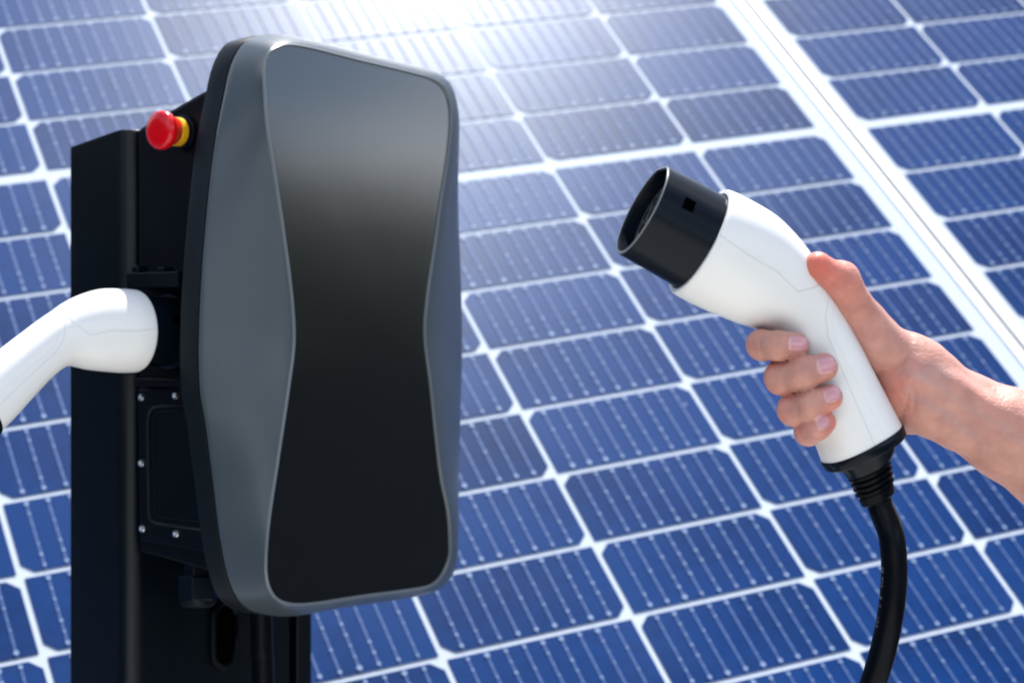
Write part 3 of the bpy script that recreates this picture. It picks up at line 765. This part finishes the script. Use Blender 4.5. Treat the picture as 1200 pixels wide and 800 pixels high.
def skin_material():
    m = mat('skin', (.62, .35, .25), .45, spec=.45)
    nt = m.node_tree; b = nt.nodes['Principled BSDF']
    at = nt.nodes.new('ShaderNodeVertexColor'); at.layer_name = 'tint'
    tc = nt.nodes.new('ShaderNodeTexCoord')
    n = nt.nodes.new('ShaderNodeTexNoise'); n.inputs['Scale'].default_value = 90; n.inputs['Detail'].default_value = 5
    nt.links.new(tc.outputs['Object'], n.inputs['Vector'])
    cr = nt.nodes.new('ShaderNodeValToRGB'); cr.color_ramp.elements[0].position = .3; cr.color_ramp.elements[0].color = (.86, .80, .80, 1)
    cr.color_ramp.elements[1].position = .7; cr.color_ramp.elements[1].color = (1.08, 1.08, 1.06, 1)
    nt.links.new(n.outputs['Fac'], cr.inputs[0])
    mx = nt.nodes.new('ShaderNodeMixRGB'); mx.blend_type = 'MULTIPLY'; mx.inputs[0].default_value = 1
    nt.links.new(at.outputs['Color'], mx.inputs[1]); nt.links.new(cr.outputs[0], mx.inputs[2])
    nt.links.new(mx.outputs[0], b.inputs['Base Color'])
    b.inputs['Subsurface Weight'].default_value = .4; b.inputs['Subsurface Radius'].default_value = (1.0, .28, .14); b.inputs['Subsurface Scale'].default_value = .005
    v = nt.nodes.new('ShaderNodeTexVoronoi'); v.inputs['Scale'].default_value = 900
    mp = nt.nodes.new('ShaderNodeMapping'); mp.inputs['Scale'].default_value = (1, 1, 1.6)
    nt.links.new(tc.outputs['Object'], mp.inputs['Vector']); nt.links.new(mp.outputs['Vector'], v.inputs['Vector'])
    n3 = nt.nodes.new('ShaderNodeTexNoise'); n3.inputs['Scale'].default_value = 260; n3.inputs['Detail'].default_value = 4; n3.inputs['Distortion'].default_value = 1.2
    nt.links.new(mp.outputs['Vector'], n3.inputs['Vector'])
    b1 = nt.nodes.new('ShaderNodeBump'); b1.inputs['Strength'].default_value = .25; b1.inputs['Distance'].default_value = .0005
    nt.links.new(v.outputs['Distance'], b1.inputs['Height'])
    b2 = nt.nodes.new('ShaderNodeBump'); b2.inputs['Strength'].default_value = .5; b2.inputs['Distance'].default_value = .0013
    nt.links.new(n3.outputs['Fac'], b2.inputs['Height']); nt.links.new(b1.outputs['Normal'], b2.inputs['Normal'])
    nt.links.new(b2.outputs['Normal'], b.inputs['Normal'])
    return m
M_skin = skin_material()
elbow = V(1440, 655, PY+.006)
PER = empty('person', V(1060, 460, PY))
tag(PER, 'bare forearm and hand of a person gripping the raised white plug', 'person')
hand = obj('body', HV_-np.array(PER.location), HF_, M_skin, PER, smooth=True)
me = hand.data
sm = hand.modifiers.new('smooth', 'CORRECTIVE_SMOOTH') if False else hand.modifiers.new('smooth', 'SMOOTH'); sm.factor = .5; sm.iterations = 2
# rosy knuckles, bluish veins; thumb's backlit glow and finger-gap shade painted in red
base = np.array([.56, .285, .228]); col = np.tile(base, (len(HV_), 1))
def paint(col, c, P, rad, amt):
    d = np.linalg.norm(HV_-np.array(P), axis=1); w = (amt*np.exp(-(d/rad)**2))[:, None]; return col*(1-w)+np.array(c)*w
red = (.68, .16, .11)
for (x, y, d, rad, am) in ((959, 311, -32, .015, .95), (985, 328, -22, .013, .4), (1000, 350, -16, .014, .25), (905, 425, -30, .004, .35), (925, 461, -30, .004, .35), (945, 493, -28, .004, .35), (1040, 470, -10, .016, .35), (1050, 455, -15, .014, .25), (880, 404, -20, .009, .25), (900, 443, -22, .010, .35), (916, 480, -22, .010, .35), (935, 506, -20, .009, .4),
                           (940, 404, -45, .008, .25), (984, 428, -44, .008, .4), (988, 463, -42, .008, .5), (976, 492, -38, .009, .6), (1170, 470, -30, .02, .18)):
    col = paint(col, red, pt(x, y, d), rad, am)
def vein(col, L, rad, amt):
    P3 = [pt(x, y, -30) for x, y in L]
    xz = HV_[:, [0, 2]]; front = (HV_[:, 1] < PY+.004)
    dm = np.full(len(HV_), 9.)
    for a, b in zip(P3[:-1], P3[1:]):
        a = a[[0, 2]]; b = b[[0, 2]]; ba = b-a; h = np.clip(((xz-a)@ba)/(ba@ba), 0, 1); dm = np.minimum(dm, np.linalg.norm(xz-a-h[:, None]*ba, axis=1))
    w = (amt*np.exp(-(dm/rad)**2)*front)[:, None]; return col*(1-w)+np.array([.40, .33, .36])*w
for L in ([(1066, 436), (1085, 441), (1105, 452), (1130, 468), (1165, 492), (1210, 520)], [(1085, 441), (1098, 430), (1120, 440)], [(1072, 458), (1095, 474), (1118, 486), (1150, 512)]):
    col = vein(col, L, .0034, .26)
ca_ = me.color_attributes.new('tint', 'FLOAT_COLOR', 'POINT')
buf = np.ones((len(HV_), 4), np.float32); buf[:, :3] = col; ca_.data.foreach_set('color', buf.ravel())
# nails
def nail_material():
    m = mat('nail', (.70, .42, .40), .22, spec=.6, coat=.4, coat_rough=.15)
    b = m.node_tree.nodes['Principled BSDF']; b.inputs['Subsurface Weight'].default_value = .3; b.inputs['Subsurface Radius'].default_value = (1, .4, .3); b.inputs['Subsurface Scale'].default_value = .003
    nt = m.node_tree; at = nt.nodes.new('ShaderNodeVertexColor'); at.layer_name = 'tint'; nt.links.new(at.outputs['Color'], b.inputs['Base Color'])
    return m
M_nail = nail_material()
hb_ = BVHTree.FromPolygons([Vector(v) for v in HV_], [tuple(int(i) for i in f) for f in HF_])
def nail(x, y, L, Wn, ang, yawn):
    """frame centre, length and width in frame px, direction of the tip, turn of the nail about the finger"""
    a = math.radians(ang); tdir = Vector((math.cos(a), 0, math.sin(a))); sdir = Vector((-math.sin(a), 0, math.cos(a)))
    vs, cols, fs = [], [], []; nu, nv = 15, 15
    for i in range(nu):
        u = -1+2*i/(nu-1)
        for j in range(nv):
            v = -1+2*j/(nv-1)
            # square to rounded outline
            uu = u*math.sqrt(1-v*v*.34); vv = v*math.sqrt(1-u*u*.38)
            o = V(x, y, PY-.08)+tdir*(uu*L*.5*H)+sdir*(vv*Wn*.5*H)
            dr = (o-CAM).normalized(); hit = hb_.ray_cast(o, dr)
            e = max(abs(u), abs(v)); lift = .00055*(1-max(0, e-.72)/.28*1.7)
            p = (hit[0] if hit[0] else o+dr*.05)-dr*lift
            vs.append(p-PER.location)
            if u > .86: c = (.70, .46, .43)
            elif u < -.70: c = (.64, .35, .34)
            else: c = (.60, .29, .32)
            cols.append(c)
    for i in range(nu-1):
        for j in range(nv-1): fs.append((i*nv+j, (i+1)*nv+j, (i+1)*nv+j+1, i*nv+j+1))
    o = obj('nail', vs, fs, M_nail, hand)
    o.parent = hand
    at = o.data.color_attributes.new('tint', 'FLOAT_COLOR', 'POINT'); at.data.foreach_set('color', np.array([(*c, 1) for c in cols], np.float32).ravel())
nail(935, 402.5, 24, 19, -1, 0); nail(968.5, 427.5, 24, 21, 14, 0); nail(975.5, 461.5, 22, 20, 17, 0); nail(963.5, 494.5, 17, 18, 24, 0)
# rolled sleeve at the elbow, outside the picture
e0 = V(1395, 629, PY+.008); e1 = V(1640, 770, PY-.02)
slp = [e0, e0.lerp(e1, .02), e0.lerp(e1, .25), e0.lerp(e1, .5), e0.lerp(e1, .75), e1]
obj('sleeve', *tube([p-PER.location for p in slp], [.040, .0445, .047, .050, .054, .056], 32), M_sleeve, PER)

# ================================================================== CAMERA, LIGHT
cam = bpy.data.cameras.new('camera'); co = bpy.data.objects.new('camera', cam); C.objects.link(co)
co.location = CAM; co.rotation_euler = (math.radians(90), 0, 0)
cam.sensor_width = 36; cam.lens = FPX/1200*36; cam.clip_start = .05; cam.clip_end = 2000
cam.dof.use_dof = True; cam.dof.focus_distance = 1.42; cam.dof.aperture_fstop = 9.5
bpy.context.scene.camera = co
SUN = Vector((.085, .405, .908)).normalized()
sl_ = bpy.data.lights.new('sun', 'SUN'); so = bpy.data.objects.new('sun', sl_); C.objects.link(so)
sl_.energy = 4.6; sl_.angle = math.radians(.53); sl_.color = (1, .96, .90)
so.rotation_euler = SUN.to_track_quat('Z', 'Y').to_euler(); so.location = (0, 0, 5)
w = bpy.data.worlds.new('World'); bpy.context.scene.world = w; w.use_nodes = True
nt = w.node_tree; bg = nt.nodes['Background']; sk = nt.nodes.new('ShaderNodeTexSky'); sk.sky_type = 'NISHITA'; sk.sun_disc = False
sk.sun_elevation = math.asin(SUN.z); sk.sun_rotation = math.atan2(SUN.x, SUN.y); sk.air_density = 1.0; sk.dust_density = .6
tcw = nt.nodes.new('ShaderNodeTexCoord'); mpw = nt.nodes.new('ShaderNodeMapping'); mpw.inputs['Scale'].default_value = (1, 1, 2.2); mpw.inputs['Location'].default_value = (4.1, 2.2, .7)
nt.links.new(tcw.outputs['Generated'], mpw.inputs['Vector'])
cn = nt.nodes.new('ShaderNodeTexNoise'); cn.inputs['Scale'].default_value = 2.2; cn.inputs['Detail'].default_value = 7; cn.inputs['Roughness'].default_value = .55
nt.links.new(mpw.outputs['Vector'], cn.inputs['Vector'])
cm = nt.nodes.new('ShaderNodeMapRange'); cm.interpolation_type = 'SMOOTHSTEP'; cm.inputs['From Min'].default_value = .46; cm.inputs['From Max'].default_value = .62
nt.links.new(cn.outputs['Fac'], cm.inputs['Value'])
cx = nt.nodes.new('ShaderNodeMixRGB'); nt.links.new(cm.outputs['Result'], cx.inputs[0]); nt.links.new(sk.outputs[0], cx.inputs[1]); cx.inputs[2].default_value = (11, 11.3, 11.8, 1)
nt.links.new(cx.outputs[0], bg.inputs[0]); bg.inputs[1].default_value = .115
sc_ = bpy.context.scene
sc_.view_settings.view_transform = 'Standard'; sc_.view_settings.look = 'None'; sc_.view_settings.exposure = .82; sc_.view_settings.gamma = 1
sc_.render.resolution_x = 1024; sc_.render.resolution_y = 682
